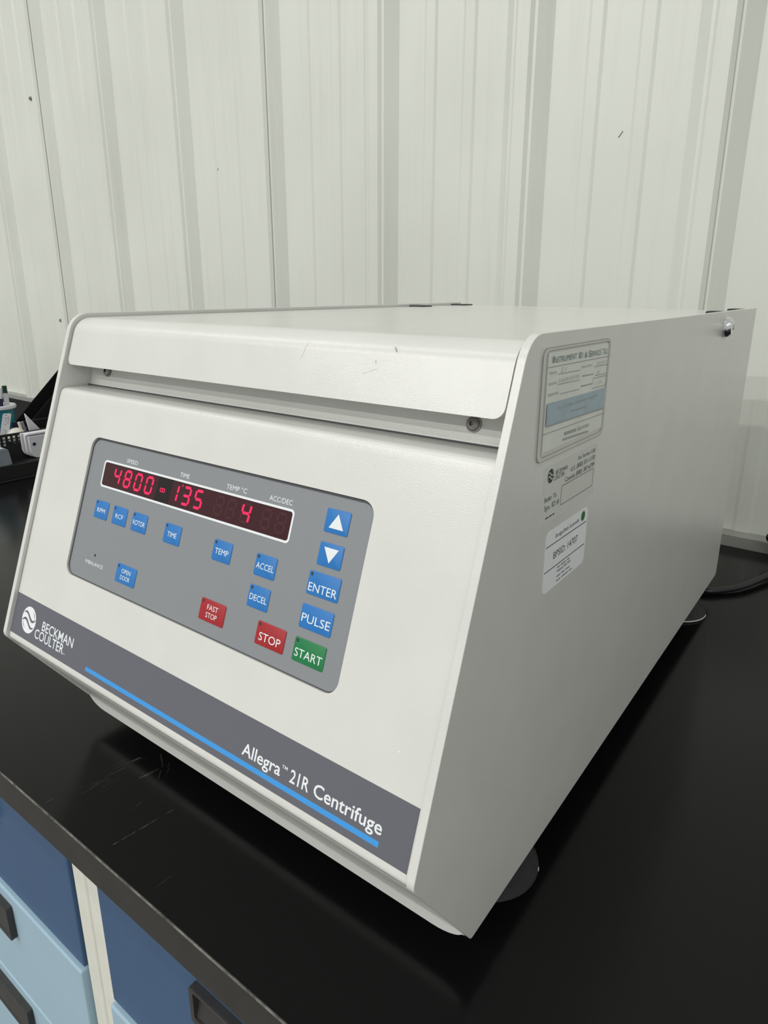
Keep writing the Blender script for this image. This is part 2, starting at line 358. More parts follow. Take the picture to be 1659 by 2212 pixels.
def cabinet(xa, xb, da, db, hx0, hx1, label):
    o = empty('drawer_cabinet', ((xa + xb) / 2, (YF + YWALL) / 2, -OZ))
    zt = CT - 0.030
    mb = MB()
    mb.box(xa, xa + 0.0205, YF, 0.84, -OZ + 0.09, zt); mb.box(xb - 0.0205, xb, YF, 0.84, -OZ + 0.09, zt)
    mb.box(xa + 0.0205, xb - 0.0205, YF + 0.012, 0.84, -OZ + 0.09, zt - 0.0005)
    mb.box(xa + 0.01, xb - 0.01, YF + 0.05, 0.84, -OZ, -OZ + 0.09)
    mb.build('carcass', CABW, o, bevel=0.0040, seg=4, smooth=40)
    zs = [zt - 0.006, -0.2205, -0.3580, -0.4950, -0.6320, -0.8250]
    for i in range(5):
        z1, z0 = zs[i] - (0.0015 if i else 0), zs[i + 1] + 0.0010
        pr = 0.0 if i == 0 else 0.0035
        mb = MB(); mb.box(da, db, YF - 0.001 - pr, YF + 0.0118, z0, z1)
        d = mb.build('drawer_front', CABD if i == 0 else CABL, o, bevel=0.0016, smooth=0)
        lab(d, 'dark steel-blue drawer front' if i == 0 else 'light blue drawer front')
        hz = -0.100 if i == 0 else z1 - 0.013
        pull(hx0, hx1, hz - (0.032 if i == 0 else 0.040), hz, YF - 0.001 - pr, d, i > 0)
    tag(o, label, 'cabinet', 'drawer cabinets under the worktop')
cabinet(-0.6000, -0.1185, -0.5765, -0.1423, -0.4470, -0.2722, 'cream cabinet at the left frame edge with steel-blue top drawer and light blue drawers')
cabinet(-0.1175, 0.3640, -0.0978, 0.3400, 0.0250, 0.1999, 'cream and blue drawer cabinet right under the front of the centrifuge')

# ------------------------------------------------------------------ centrifuge
C = empty('centrifuge', (0, (YB + D) / 2, CT))
tag(C, 'cream benchtop centrifuge with sloping control panel and red digital display', 'centrifuge')
XI = 0.1955
prof = round_poly([(0, ZN), (YT, H), (D, H), (D, 0), (YB, 0)], [0.0075, 0.019, 0.0015, 0.006, 0.003], 7)
for sgn in (1, -1):
    mb = MB(); mb.prism_x(prof, sgn * XI, sgn * 0.2)
    lab(mb.build('side_panel', PAINT, C, bevel=0.00022, wn=True, smooth=30, seg=1), 'flat cream side panel')

# lid: sheet with a rounded front edge, lower corners rounded
XL = 0.1935; ZL = H - 0.0035
def lid_profile(x):
    t = max(0.0, abs(x) - (XL - 0.006)); c = 0.006 - sqrt(max(0, 0.006 ** 2 - t * t))
    sb = 0.2222 + c
    f = lambda s, h: (s * EY - h * EZ, ZN + s * EZ + h * EY)
    k = (ZL - ZN + 0.0027 * EY) / EZ     # s where the front plane meets the lid top
    corner = f(k, -0.0027)
    outer = round_poly([f(sb, -0.0027), corner, (D - 0.004, ZL)], [0, 0.0165, 0], 8)
    b0 = f(sb, -0.0027)
    return outer + [(D - 0.004, ZL - 0.030), (0.112, ZL - 0.030), (0.112, f(sb, -0.0055)[1] + 0.0005), (b0[0] + 0.0035, b0[1] - 0.0003)]
xs = [-XL + 0.006 * (1 - cos(pi / 2 * i / 6)) for i in range(7)]
xs = xs + [-x for x in reversed(xs)]
mb = MB(); mb.grid([[(x, y, z) for y, z in lid_profile(x)] for x in xs], close=True, caps=True)
lid = lab(mb.build('lid', PAINT, C, wn=True, smooth=50), 'hinged cream lid with rounded front edge')
for (a, b, c, d, w) in ((0.0604, 0.2535, 0.0573, 0.2429, 0.00016), (0.1228, 0.2535, 0.1245, 0.2510, 0.0007), (0.112, 0.2455, 0.1125, 0.244, 0.0006), (0.105, 0.2375, 0.114, 0.241, 0.00014)):
    mb = MB(); mb.flat(bar2d(a, b, c, d, w), F, -0.00262)
    lab(mb.build('scuff_mark', SCUFF, lid, smooth=0), 'faint grey scuff')
# hinge slots, dark, at the rear of the top
for sgn in (-1, 1):
    for (y0, y1) in ((0.556, 0.580), (0.662, 0.689)):
        xa, xb = (sgn * 0.1740, sgn * XI)
        mb = MB(); mb.box(min(xa, xb), max(xa, xb) , y0, y1, ZL - 0.002, ZL + (0.0026 if sgn > 0 else 0.0016))
        lab(mb.build('hinge_block', BLACKP, C, bevel=0.0012), 'small black hinge block')

# latch plate in the groove, two screws
py, pz = 0.0966, 0.2760; dy_, dz_ = 0.29, 0.957
mb = MB(); mb.add([(x, py + t * dy_ + o, pz + t * dz_) for x in (-XI, XI) for t in (0, 0.040) for o in (0, 0.002)],
                  [(0, 2, 6, 4), (1, 3, 7, 5), (0, 1, 3, 2), (4, 5, 7, 6), (2, 3, 7, 6), (0, 1, 5, 4)])
lab(mb.build('latch_plate', PAINT, C, smooth=0), 'recessed cream plate between lid and front cover')
mb = MB(); mb.box(-XI, XI, py - 0.0016, py - 0.0002, pz + 0.0003, pz + 0.0009)
lab(mb.build('seam_strip', GASK, C, smooth=0), 'dark seam line')
for x, t in ((-0.1718, 0.0128), (0.1665, 0.0106)):
    o_ = (x, py + t * dy_, pz + t * dz_)
    mb = MB(); mb.lathe([(0.0044, 0), (0.0044, 0.0008), (0.0037, 0.0009), (0.0034, 0.0022), (0.0022, 0.0031), (0.0013, 0.0032), (0.0012, 0.0015), (0.0001, 0.0014)], o_, (0, -dz_, dy_), 24)
    lab(mb.build('latch_screw', STEEL, C), 'dark steel socket screw')

# front cover with the opening for the control panel
PX0, PX1, PS0, PS1 = -0.1364, 0.1320, 0.0668, 0.1710
XC = 0.1948; HC = -0.0029
hole = rr(PX0, PX1, PS0, PS1, 0.0085, 7)
S_LO, S_HI = 0.0040, 0.1955
bm = bmesh.new()
co = [(-XC, S_LO), (XC, S_LO), (XC, S_HI), (-XC, S_HI)]
def loop(pts, h):
    vs = [bm.verts.new(F(a, b, h)) for a, b in pts]; return vs, [bm.edges.new((vs[i], vs[(i + 1) % len(vs)])) for i in range(len(vs))]
ov, oe = loop(co, HC); hv, he = loop(hole, HC)
bmesh.ops.triangle_fill(bm, edges=oe + he, use_beauty=True)
bm.verts.index_update(); bm.verts.ensure_lookup_table()
mb = MB(); mb.add([v.co[:] for v in bm.verts], [[v.index for v in f.verts] for f in bm.faces if not (all(v in hv for v in f.verts))]); bm.free()
n = len(hole)
mb.add([F(a, b, HC) for a, b in hole] + [F(a, b, HC - 0.006) for a, b in hole], [(i, (i + 1) % n, n + (i + 1) % n, n + i) for i in range(n)])
fpt = lambda s, h: (s * EY - h * EZ, ZN + s * EZ + h * EY)
led = (0.0962, 0.2762)                              # top ledge runs back to the latch plate
top_corner = fpt(0.2040, HC)
upper = [fpt(S_HI, HC)] + round_poly([fpt(S_HI, HC), (top_corner[0], led[1]), led], [0, 0.0052, 0], 6)[1:]
low = [fpt(S_LO, HC)] + round_poly([fpt(S_LO, HC), fpt(-0.0042, HC), (0.040, ZN - 0.0030)], [0, 0.0036, 0], 6)[1:]
for path in (upper, low): mb.grid([[(x, y, z) for y, z in path] for x in (-XC, XC)])
back = [led, (0.112, 0.266), (0.060, 0.10), (0.040, ZN - 0.0030)]
mb.grid([[(x, y, z) for y, z in back] for x in (-XC, XC)])
for x in (-XC, XC): mb.add([(x, y, z) for y, z in upper + back[1:-1] + list(reversed(low))], [tuple(range(len(upper) + 2 + len(low)))])
cover = lab(mb.build('front_cover', PAINT, C, wn=True), 'sloping cream front cover')
for (a, b, r_) in ((0.176, 0.0560, 0.0007), (-0.155, 0.09, 0.0003), (0.165, 0.125, 0.0003)):
    mb = MB(); mb.flat((disc(a, b, r_, r_ * 0.6, 8), [tuple(range(8))]), F, HC + 0.00006)
    lab(mb.build('chip_mark', WHITE, cover, smooth=0), 'tiny pale chip')

# control panel and its keys
HP = -0.0046
mb = MB(); mb.plate(rr(PX0 + 0.0003, PX1 - 0.0003, PS0 + 0.0003, PS1 - 0.0003, 0.0083, 7), F, HP - 0.0012, HP)
CP = lab(mb.build('control_panel', MEMB, C, smooth=30), 'grey membrane control panel with rounded corners')
mb = MB(); mb.ring(rr(PX0 + 0.0003, PX1 - 0.0003, PS0 + 0.0003, PS1 - 0.0003, 0.0083, 7), rr(PX0 + 0.0011, PX1 - 0.0006, PS0 + 0.0006, PS1 - 0.0015, 0.0078, 7), F, HP - 0.0001, HP + 0.0003)
lab(mb.build('panel_gasket', GASK, CP, smooth=0), 'thin dark border of the panel')
KEYS = [  # name, u0, u1, s0, s1, material, [(text, width, cap, centre s)], indicator
    ('RPM', -0.1175, -0.1008, KBLUE, [('RPM', 0.0098, 0.0031, 0.1194)]), ('RCF', -0.0945, -0.0777, KBLUE, [('RCF', 0.0092, 0.0031, 0.1194)]),
    ('ROTOR', -0.0710, -0.0540, KBLUE, [('ROTOR', 0.0136, 0.0033, 0.1194)]), ('TIME', -0.0341, -0.0171, KBLUE, [('TIME', 0.0095, 0.0033, 0.1194)]),
    ('TEMP', 0.0156, 0.0325, KBLUE, [('TEMP', 0.0122, 0.0035, 0.1194)]), ('ACCEL', 0.0538, 0.0709, KBLUE, [('ACCEL', 0.0146, 0.0036, 0.1194)])]
keys = [(u0, u1, 0.1133, 0.1263, m_, t, True) for (_, u0, u1, m_, t) in KEYS]
keys += [(0.0537, 0.0707, 0.0945, 0.1077, KBLUE, [('DECEL', 0.0142, 0.0036, 0.1006)], True),
         (0.0995, 0.1165, 0.1491, 0.1624, KBLUE, 'UP', False), (0.0995, 0.1165, 0.1305, 0.1436, KBLUE, 'DOWN', False),
         (0.0963, 0.1192, 0.1134, 0.1266, KBLUE, [('ENTER', 0.0206, 0.0046, 0.1177)], True),
         (0.0961, 0.1192, 0.0945, 0.1078, KBLUE, [('PULSE', 0.0206, 0.0046, 0.1003)], False),
         (-0.0765, -0.0538, 0.0757, 0.0887, KBLUE, [('OPEN', 0.0104, 0.0030, 0.0843), ('DOOR', 0.0110, 0.0030, 0.0798)], True),
         (0.0152, 0.0380, 0.0756, 0.0891, KRED, [('FAST', 0.0100, 0.0032, 0.0845), ('STOP', 0.0102, 0.0032, 0.0797)], True),
         (0.0660, 0.0889, 0.0757, 0.0892, KRED, [('STOP', 0.0172, 0.0046, 0.0808)], True),
         (0.0960, 0.1189, 0.0757, 0.0890, KGREEN, [('START', 0.0200, 0.0046, 0.0808)], True)]
for (u0, u1, s0, s1, mt, txt, ind) in keys:
    hk = HP + 0.00045
    mb = MB(); n = 28
    o1 = rr(u0, u1, s0, s1, 0.0011, 4); o2 = rr(u0 + 0.00035, u1 - 0.00035, s0 + 0.00035, s1 - 0.00035, 0.0009, 4)
    k = len(o1)
    mb.add([F(a, b, HP - 0.0002) for a, b in o1] + [F(a, b, HP + 0.0003) for a, b in o1] + [F(a, b, hk) for a, b in o2],
           [(r * k + i, r * k + (i + 1) % k, (r + 1) * k + (i + 1) % k, (r + 1) * k + i) for r in (0, 1) for i in range(k)] + [tuple(range(2 * k, 3 * k))], 0)
    uc, scn = (u0 + u1) / 2, (s0 + s1) / 2
    if txt in ('UP', 'DOWN'):
        g = 1 if txt == 'UP' else -1
        mb.flat(([(uc - 0.0052, scn - g * 0.0040), (uc + 0.0052, scn - g * 0.0040), (uc, scn + g * 0.0043)], [(0, 1, 2)]), F, hk + 0.00005, 1)
    else:
        for (t, w, cap, sc) in txt:
            mb.flat(text2d(t, uc, sc - cap / 2, cap, w, center=True), F, hk + 0.00005, 1)
    if ind: mb.flat((disc(u0 + 0.0020, s1 - 0.0018, 0.0010, n=14), [tuple(range(14))]), F, hk + 0.00006, 2)
    kb = mb.build('keypad_button', [mt, WHITE, LEDOFF], CP, smooth=25)
    nm = {KBLUE: 'blue', KRED: 'red', KGREEN: 'green'}[mt]
    lab(kb, nm + (' key with white up arrow' if txt == 'UP' else ' key with white down arrow' if txt == 'DOWN' else ' key lettered ' + ' '.join(t[0] for t in txt)))
for (t, uc, s, w, cap) in (('SPEED', -0.0846, 0.1580, 0.0128, 0.0027), ('TIME', -0.0256, 0.1580, 0.0096, 0.0028), ('TEMP \u00b0C', 0.0251, 0.1581, 0.0186, 0.0029), ('ACC/DEC', 0.0634, 0.1581, 0.0188, 0.0030), ('IMBALANCE', -0.1047, 0.0793, 0.0226, 0.0025)):
    mb = MB(); mb.flat(text2d(t, uc, s, cap, w, center=True), F, HP + 0.00006); lab(mb.build('panel_lettering', WHITE, CP, smooth=0), 'white lettering ' + t)
mb = MB(); mb.plate(disc(-0.1056, 0.0868, 0.0010, n=14), F, HP, HP + 0.0002, 0)
lab(mb.build('indicator_lamp', LEDOFF, CP, smooth=0), 'tiny unlit indicator')

# display
U0, U1, T0, T1 = -0.1174, 0.0762, 0.1363, 0.1561
mb = MB(); mb.plate(rr(U0 + 0.001, U1 - 0.001, T0 + 0.001, T1 - 0.001, 0.0022, 5), F, HP - 0.0004, HP + 0.00008)
DS = lab(mb.build('display_window', GLASS, C, smooth=0), 'dark red display window')
mb = MB(); mb.ring(rr(U0, U1, T0, T1, 0.0028, 5), rr(U0 + 0.0014, U1 - 0.0014, T0 + 0.0014, T1 - 0.0014, 0.0018, 5), F, HP, HP + 0.00025)
lab(mb.build('display_frame', WHITE, DS, smooth=0), 'thin white frame')
mb = MB(); mb.flat(([(-0.0525, T0 + 0.0016), (-0.0372, T0 + 0.0016), (-0.0358, T1 - 0.0016), (-0.0510, T1 - 0.0016)], [(0, 1, 2, 3)]), F, HP + 0.00012)
lab(mb.build('dark_strip', GLASSD, DS, smooth=0), 'darker strip of window')
SEG = {'0': 'abcdef', '1': 'bc', '3': 'abgcd', '4': 'fgbc', '5': 'afgcd', '8': 'abcdefg'}
def digit(x, ch, material, name, h):
    w, hh, t, z0, sh = 0.0084, 0.0128, 0.00170, 0.1402, 0.10
    mb = MB(); g = 0.00030; c = t * 0.42
    def sgm(ax, ay, bx, by):
        if ay == by: P = [(ax + g, ay), (ax + g + c, ay + t / 2), (bx - g - c, ay + t / 2), (bx - g, ay), (bx - g - c, ay - t / 2), (ax + g + c, ay - t / 2)]
        else: P = [(ax, ay + g), (ax - t / 2, ay + g + c), (ax - t / 2, by - g - c), (ax, by - g), (ax + t / 2, by - g - c), (ax + t / 2, ay + g + c)]
        mb.flat(([(x + px + sh * py, z0 + py) for px, py in P], [tuple(range(6))]), F, h)
    a, b = t / 2, w - t / 2; lo, mi, hi = t / 2, hh / 2, hh - t / 2
    S_ = {'a': (a, hi, b, hi), 'b': (b, mi, b, hi), 'c': (b, lo, b, mi), 'd': (a, lo, b, lo), 'e': (a, lo, a, mi), 'f': (a, mi, a, hi), 'g': (a, mi, b, mi)}
    for q in SEG[ch]: sgm(*S_[q])
    return mb.build(name, material, DS, smooth=0)
for x, ch in ((-0.1036, '4'), (-0.0908, '8'), (-0.0781, '0'), (-0.0654, '0'), (-0.0373, '1'), (-0.0247, '3'), (-0.0124, '5'), (0.0324, '4')):
    lab(digit(x, ch, RED, 'lit_digit', HP + 0.00022), 'glowing red digit ' + ch)
for x in (0.0080, 0.0190, 0.0324, 0.0500, 0.0622):
    lab(digit(x, '8', GHOST, 'unlit_digit', HP + 0.00015), 'faint unlit digit')
mb = MB()
for sg in (-1, 1): mb.ring(disc(-0.0452 + sg * 0.0013, 0.1460, 0.0015, n=14), disc(-0.0452 + sg * 0.0013, 0.1460, 0.0010, n=14), F, HP + 0.0001, HP + 0.0002)
lab(mb.build('infinity_sign', RED, DS, smooth=0), 'small red infinity sign')
mb = MB(); mb.flat((disc(-0.0252, 0.1526, 0.0006, n=10), [tuple(range(10))]), F, HP + 0.0002); lab(mb.build('lit_point', RED, DS, smooth=0), 'small red point')

# dark band with emblem, lettering and stripe
HB = HC + 0.0001
mb = MB(); mb.plate([(-XC + 0.0002, 0.0040), (XC - 0.0012, 0.0040), (XC - 0.0012, 0.0357), (-XC + 0.0002, 0.0360)], F, HC - 0.0002, HB)
NB = lab(mb.build('name_band', BAND, C, smooth=0), 'dark grey printed band along the lower front')
mb = MB(); mb.flat(bar2d(-0.0862, 0.0095, 0.1754, 0.0095, 0.0030), F, HB + 0.00005); lab(mb.build('blue_stripe', STRIPE, NB, smooth=0), 'thin bright blue stripe')
def emblem(mb, cx, cy, r, fr, h, m0, m1):
    mb.flat((disc(cx, cy, r, n=32), [tuple(range(32))]), fr, h, m0)
    for off, t0, t1 in ((0.26, -0.78, 0.96), (-0.26, -0.96, 0.78)):
        N = 14; V = []
        for i in range(N + 1):
            t = t0 + (t1 - t0) * i / N; y = off - 0.27 * sin(pi * t); w = 0.115 * (0.35 + 0.65 * sin(pi * i / N))
            lim = sqrt(max(0, 0.97 - t * t)); V += [(cx + r * t, cy + r * max(-lim, min(lim, y + w))), (cx + r * t, cy + r * max(-lim, min(lim, y - w)))]
        mb.flat((V, [(2 * i, 2 * i + 1, 2 * i + 3, 2 * i + 2) for i in range(N)]), fr, h + 0.00003, m1)
    for a0, sg in ((10, 1), (190, 1)):
        V = []; N = 8
        for i in range(N + 1):
            a = math.radians(a0 + 55 * i / N); w = 0.03 * sin(pi * i / N)
            for rr_ in (0.80 + w, 0.80 - w): V.append((cx + r * rr_ * cos(a), cy + r * rr_ * sin(a)))
        mb.flat((V, [(2 * i, 2 * i + 1, 2 * i + 3, 2 * i + 2) for i in range(N)]), fr, h + 0.00003, m1)
mb = MB(); emblem(mb, -0.1711, 0.0197, 0.0103, F, HB + 0.00005, 0, 1)
lab(mb.build('round_emblem', [WHITE, BAND], NB, smooth=0), 'white round emblem with a wave')
mb = MB(); mb.flat(text2d('BECKMAN', -0.1508, 0.0175, 0.0070, 0.0440, bold=0.006), F, HB + 0.00005); mb.flat(text2d('COULTER', -0.1590, 0.0096, 0.0070, 0.0418, bold=0.006), F, HB + 0.00005)
mb.flat(text2d('TM', -0.1168, 0.0098, 0.0011, 0.0022), F, HB + 0.00005)
lab(mb.build('maker_lettering', WHITE, NB, smooth=0), 'white two-line maker lettering')
mb = MB(); mb.flat(text2d('Allegra', 0.0758, 0.0141, 0.0068, 0.0306, bold=0.012), F, HB + 0.00005); mb.flat(text2d('TM', 0.1068, 0.0190, 0.0018, 0.0042, bold=0.006), F, HB + 0.00005)
mb.flat(text2d('21R', 0.1136, 0.0142, 0.0068, 0.0138, bold=0.012), F, HB + 0.00005); mb.flat(text2d('Centrifuge', 0.1308, 0.0142, 0.0068, 0.0450, bold=0.012), F, HB + 0.00005)
lab(mb.build('model_lettering', WHITE, NB, smooth=0), 'white bold model lettering')

# base pan: slanting underside, front flange with rounded lower corners, floor plate
ZF = -0.0072
def pan_profile(x):
    t = max(0.0, abs(x) - (XI - 0.022)); c = 0.022 - sqrt(max(0, 0.022 ** 2 - t * t)); zb = min(ZF + c * 0.45, -0.0006)
    slope = [(0.0092, 0.0745), (0.0300, 0.0446), (0.0450, 0.0232), (0.0560, 0.0074), (0.0590, 0.0031), (0.0598, 0.0012)]
    fl_ = [(0.0600, -0.0002 + (zb + 0.0002) * q) for q in (0.0, 0.5, 0.8, 1.0)]
    return slope + fl_ + [(0.0616, zb), (0.0622, 0.0002), (D - 0.003, 0.0002), (D - 0.003, 0.003), (0.0640, 0.003), (0.0150, 0.0745)]
xs = [-XI + 0.022 * (1 - cos(pi / 2 * i / 8)) for i in range(9)]; xs = xs + [-x for x in reversed(xs)]
mb = MB(); mb.grid([[(x, y, z) for y, z in pan_profile(x)] for x in xs], close=True, caps=True)
lab(mb.build('base_pan', PAINT, C, smooth=60, wn=True), 'folded cream base pan with rounded front lip')
mb = MB(); mb.box(-XI, XI, D - 0.003, D - 0.0005, 0.0045, H - 0.034); lab(mb.build('rear_panel', PAINT, C, smooth=0), 'cream rear panel')
for (x, y) in ((0.167, 0.138), (0.171, 0.611), (-0.167, 0.138), (-0.171, 0.611)):
    mb = MB(); mb.lathe([(0.0001, 0.0001), (0.0360, 0.0001), (0.0368, 0.0012), (0.0362, 0.0024), (0.0290, 0.0062), (0.0190, 0.0125), (0.0150, 0.0150), (0.0150, 0.0275), (0.0001, 0.0275)], (x, y, CT), n=36)
    ft = lab(mb.build('suction_foot', RUBBER, C, smooth=50), 'round black rubber suction foot')
    if (x, y) == (0.171, 0.611):
        a = [math.radians(-90 + 95 * i / 14) for i in range(15)]
        mb = MB(); mb.grid([[(x + r_ * cos(t), y + r_ * sin(t), CT + z_) for t in a] for r_, z_ in ((0.0361, 0.0003), (0.0371, 0.0012), (0.0364, 0.0024))])
        lab(mb.build('worn_rim', WORN, ft), 'pale worn rim')
    elif x > 0:
        mb = MB(); mb.grid([[(x + r_ * cos(t), y + r_ * sin(t), CT + z_) for t in (0.28, 0.33, 0.37)] for r_, z_ in ((0.0361, 0.0003), (0.0371, 0.0012), (0.0364, 0.0024))]); lab(mb.build('worn_rim', WORN, ft), 'pale worn spot')
# side screw
mb = MB(); mb.lathe([(0.0098, 0), (0.0098, 0.0024), (0.0092, 0.0044), (0.0068, 0.0070), (0.0036, 0.0078), (0.0030, 0.0078), (0.0027, 0.0045), (0.0001, 0.0043)], (0.2, 0.5235, 0.3190), (1, 0, 0), 28)
lab(mb.build('dome_screw', CHROME, C, smooth=30), 'shiny domed screw')

# service tag pouch on the right side panel
mb = MB(); mb.plate(rr(0.1035, 0.1975, 0.2690, 0.3262, 0.0045, 5), SR, -0.0002, 0.0004)
ST = lab(mb.build('service_tag', POUCH, C, smooth=0), 'clear plastic pouch with aged service card')
mb = MB(); mb.ring(rr(0.1035, 0.1975, 0.2690, 0.3262, 0.0045, 5), rr(0.1075, 0.1955, 0.2712, 0.3248, 0.0035, 5), SR, 0.0, 0.0008)
o = lab(mb.build('pouch_rim', POUCH, ST, bevel=0.0003), 'raised pouch rim')
for o0, i0 in ((rr(0.1034, 0.1976, 0.2689, 0.3263, 0.0046, 5), rr(0.10362, 0.19738, 0.26912, 0.32608, 0.0045, 5)), (rr(0.1073, 0.1957, 0.2710, 0.3250, 0.0036, 5), rr(0.10755, 0.19545, 0.27125, 0.32475, 0.0035, 5))):
    mb = MB(); mb.ring(o0, i0, SR, 0.0004, 0.00088); lab(mb.build('pouch_outline', INKP, ST, smooth=0), 'thin dark outline')
mb = MB(); N = 8
rows = []
for i in range(N + 1):           # slightly bulging card
    b = 0.2735 + (0.3238 - 0.2735) * i / N; rows.append([SR(a, b, 0.0006 + 0.0004 * sin(pi * i / N) * sin(pi * j / 6) ** 0.5) for j, a in enumerate([0.1095 + (0.1955 - 0.1095) * q / 6 for q in range(7)])])
mb.grid(rows); card = lab(mb.build('tag_card', CARD, ST), 'cream printed card')
HT = 0.00115
def bits(name, label, items, material, h=HT, parent=None, fr=SR):
    mb = MB()
    for it in items: mb.flat(it, fr, h)
    return lab(mb.build(name, material, parent, smooth=0), label)
bits('blue_panel', 'pale blue printed block', [([(0.1112, 0.2872), (0.1952, 0.2858), (0.1947, 0.2975), (0.1112, 0.2987)], [(0, 1, 2, 3)])], CARDB, HT - 0.00004, ST)
bits('tag_heading', 'blue-grey heading on the card', [text2d('I', 0.1147, 0.3186, 0.0034, 0.0012), text2d('NSTRUMENT', 0.1166, 0.3184, 0.0029, 0.0290), text2d('I', 0.1490, 0.3182, 0.0034, 0.0010), text2d('D', 0.1507, 0.3182, 0.0029, 0.0034),
     text2d('&', 0.1572, 0.3180, 0.0030, 0.0036), text2d('S', 0.1630, 0.3179, 0.0034, 0.0034), text2d('ERVICE', 0.1670, 0.3178, 0.0029, 0.0150), text2d('T', 0.1846, 0.3176, 0.0034, 0.0028), text2d('AG', 0.1878, 0.3176, 0.0029, 0.0050)], INKB, parent=ST)
ln = lambda a, b, c, d, w=0.00022: bar2d(a, b, c, d, w)
sm = lambda t, a, b, w, cap=0.0015: text2d(t, a, b, cap, w)
bits('tag_ruling', 'thin ruled lines on the card', [ln(0.1085, 0.3168, 0.1955, 0.3159), ln(0.1222, 0.3124, 0.1523, 0.3118), ln(0.1726, 0.3117, 0.1952, 0.3112), ln(0.1226, 0.3071, 0.1523, 0.3065), ln(0.1752, 0.3066, 0.1947, 0.3061),
     ln(0.1261, 0.3019, 0.1530, 0.3014), ln(0.1728, 0.3052, 0.1946, 0.3048), ln(0.1946, 0.3048, 0.1947, 0.2991), ln(0.1725, 0.2995, 0.1947, 0.2991), ln(0.1728, 0.3052, 0.1726, 0.3020), ln(0.1082, 0.2834, 0.1955, 0.2820)], INKL, parent=ST)
bits('tag_print', 'small faded print on the card', [sm('Model No.', 0.1118, 0.3131, 0.0090), sm('Serial No.', 0.1114, 0.3078, 0.0100), sm('Department', 0.1116, 0.3024, 0.0126), sm('Date of Service', 0.1541, 0.3126, 0.0156, 0.0013),
     ln(0.1557, 0.3082, 0.1640, 0.3080, 0.0006), ln(0.1648, 0.3079, 0.1719, 0.3078, 0.0006), ln(0.1548, 0.3027, 0.1630, 0.3025, 0.0007), ln(0.1640, 0.3025, 0.1719, 0.3024, 0.0006), sm('For Certified Service or Support', 0.1245, 0.2938, 0.058, 0.0020), ln(0.1427, 0.2907, 0.1470, 0.2906, 0.0009), ln(0.1482, 0.2905, 0.1658, 0.2901, 0.0009), ln(0.1126, 0.2871, 0.1942, 0.2853, 0.0009),
     ln(0.1355, 0.2763, 0.1720, 0.2748, 0.0009), sm('Services', 0.1560, 0.2777, 0.0165, 0.0026), ln(0.1370, 0.2793, 0.1535, 0.2788, 0.0015)], INKP, parent=ST)
hand = [ln(0.1270, 0.3152, 0.1278, 0.3154, 0.0003), ln(0.1278, 0.3154, 0.1262, 0.3130, 0.0003), ln(0.1262, 0.3130, 0.1275, 0.3131, 0.0003), ln(0.1322, 0.3154, 0.1308, 0.3129, 0.0003)]
for i in range(9):
    a = 0.1240 + i * 0.0032; hand += [ln(a, 0.3076, a + 0.0006, 0.3098, 0.00025), ln(a + 0.0006, 0.3098, a + 0.0018, 0.3080, 0.00025)]
for i in range(5): hand += [ln(0.1775 + i * 0.0034, 0.3120, 0.1783 + i * 0.0034, 0.3142, 0.00025), ln(0.1783 + i * 0.0034, 0.3142, 0.1795 + i * 0.0034, 0.3122, 0.0002)]
hand += [ln(0.1790, 0.3070, 0.1800, 0.3088, 0.00025), ln(0.1800, 0.3088, 0.1812, 0.3072, 0.00025), ln(0.1815, 0.3072, 0.1830, 0.3088, 0.00025), ln(0.1795, 0.3005, 0.1810, 0.3030, 0.00025), ln(0.1830, 0.3005, 0.1850, 0.3028, 0.00025), ln(0.1850, 0.3028, 0.1880, 0.3010, 0.00025)]
bits('handwriting', 'faded pen handwriting', hand, INKP, parent=ST)['kind'] = 'stuff'

# service-call label: clear film with dark print
mb = MB(); mb.plate(rr(0.1150, 0.1930, 0.2318, 0.2645, 0.0015, 3), SR, -0.0001, 0.00012)
SL = lab(mb.build('service_label', FILM, C, smooth=0), 'clear film label with dark service print')
mb = MB(); emblem(mb, 0.1244, 0.2584, 0.0039, SR, 0.0002, 0, 1); lab(mb.build('round_emblem', [INK, FILM], SL, smooth=0), 'dark round emblem')
bits('label_print', 'dark print with phone numbers', [text2d('BECKMAN', 0.1310, 0.2575, 0.0024, 0.0160), text2d('COULTER', 0.1286, 0.2546, 0.0024, 0.0145), text2d('TM', 0.1436, 0.2548, 0.0007, 0.0014),
     text2d('For Service Call:', 0.1626, 0.2594, 0.0022, 0.0272), text2d('U.S. (800) 551-1150', 0.1525, 0.2547, 0.0027, 0.0375), text2d('Canada (800) 387-6799', 0.1450, 0.2502, 0.0027, 0.0452),
     text2d('Refer To', 0.1186, 0.2445, 0.0028, 0.0158), text2d('Sys. ID #', 0.1190, 0.2397, 0.0029, 0.0196), bar2d(0.1212, 0.2350, 0.1255, 0.2350, 0.0007), bar2d(0.1262, 0.2350, 0.1300, 0.2350, 0.0007), bar2d(0.1306, 0.2350, 0.1334, 0.2350, 0.0007)], INK, 0.0002, SL)
mb = MB(); mb.ring(rr(0.1407, 0.1899, 0.2376, 0.2490, 0.0014, 3), rr(0.1410, 0.1896, 0.2379, 0.2487, 0.0012, 3), SR, 0.0001, 0.0002); lab(mb.build('label_box', INK, SL, smooth=0), 'empty outlined box')

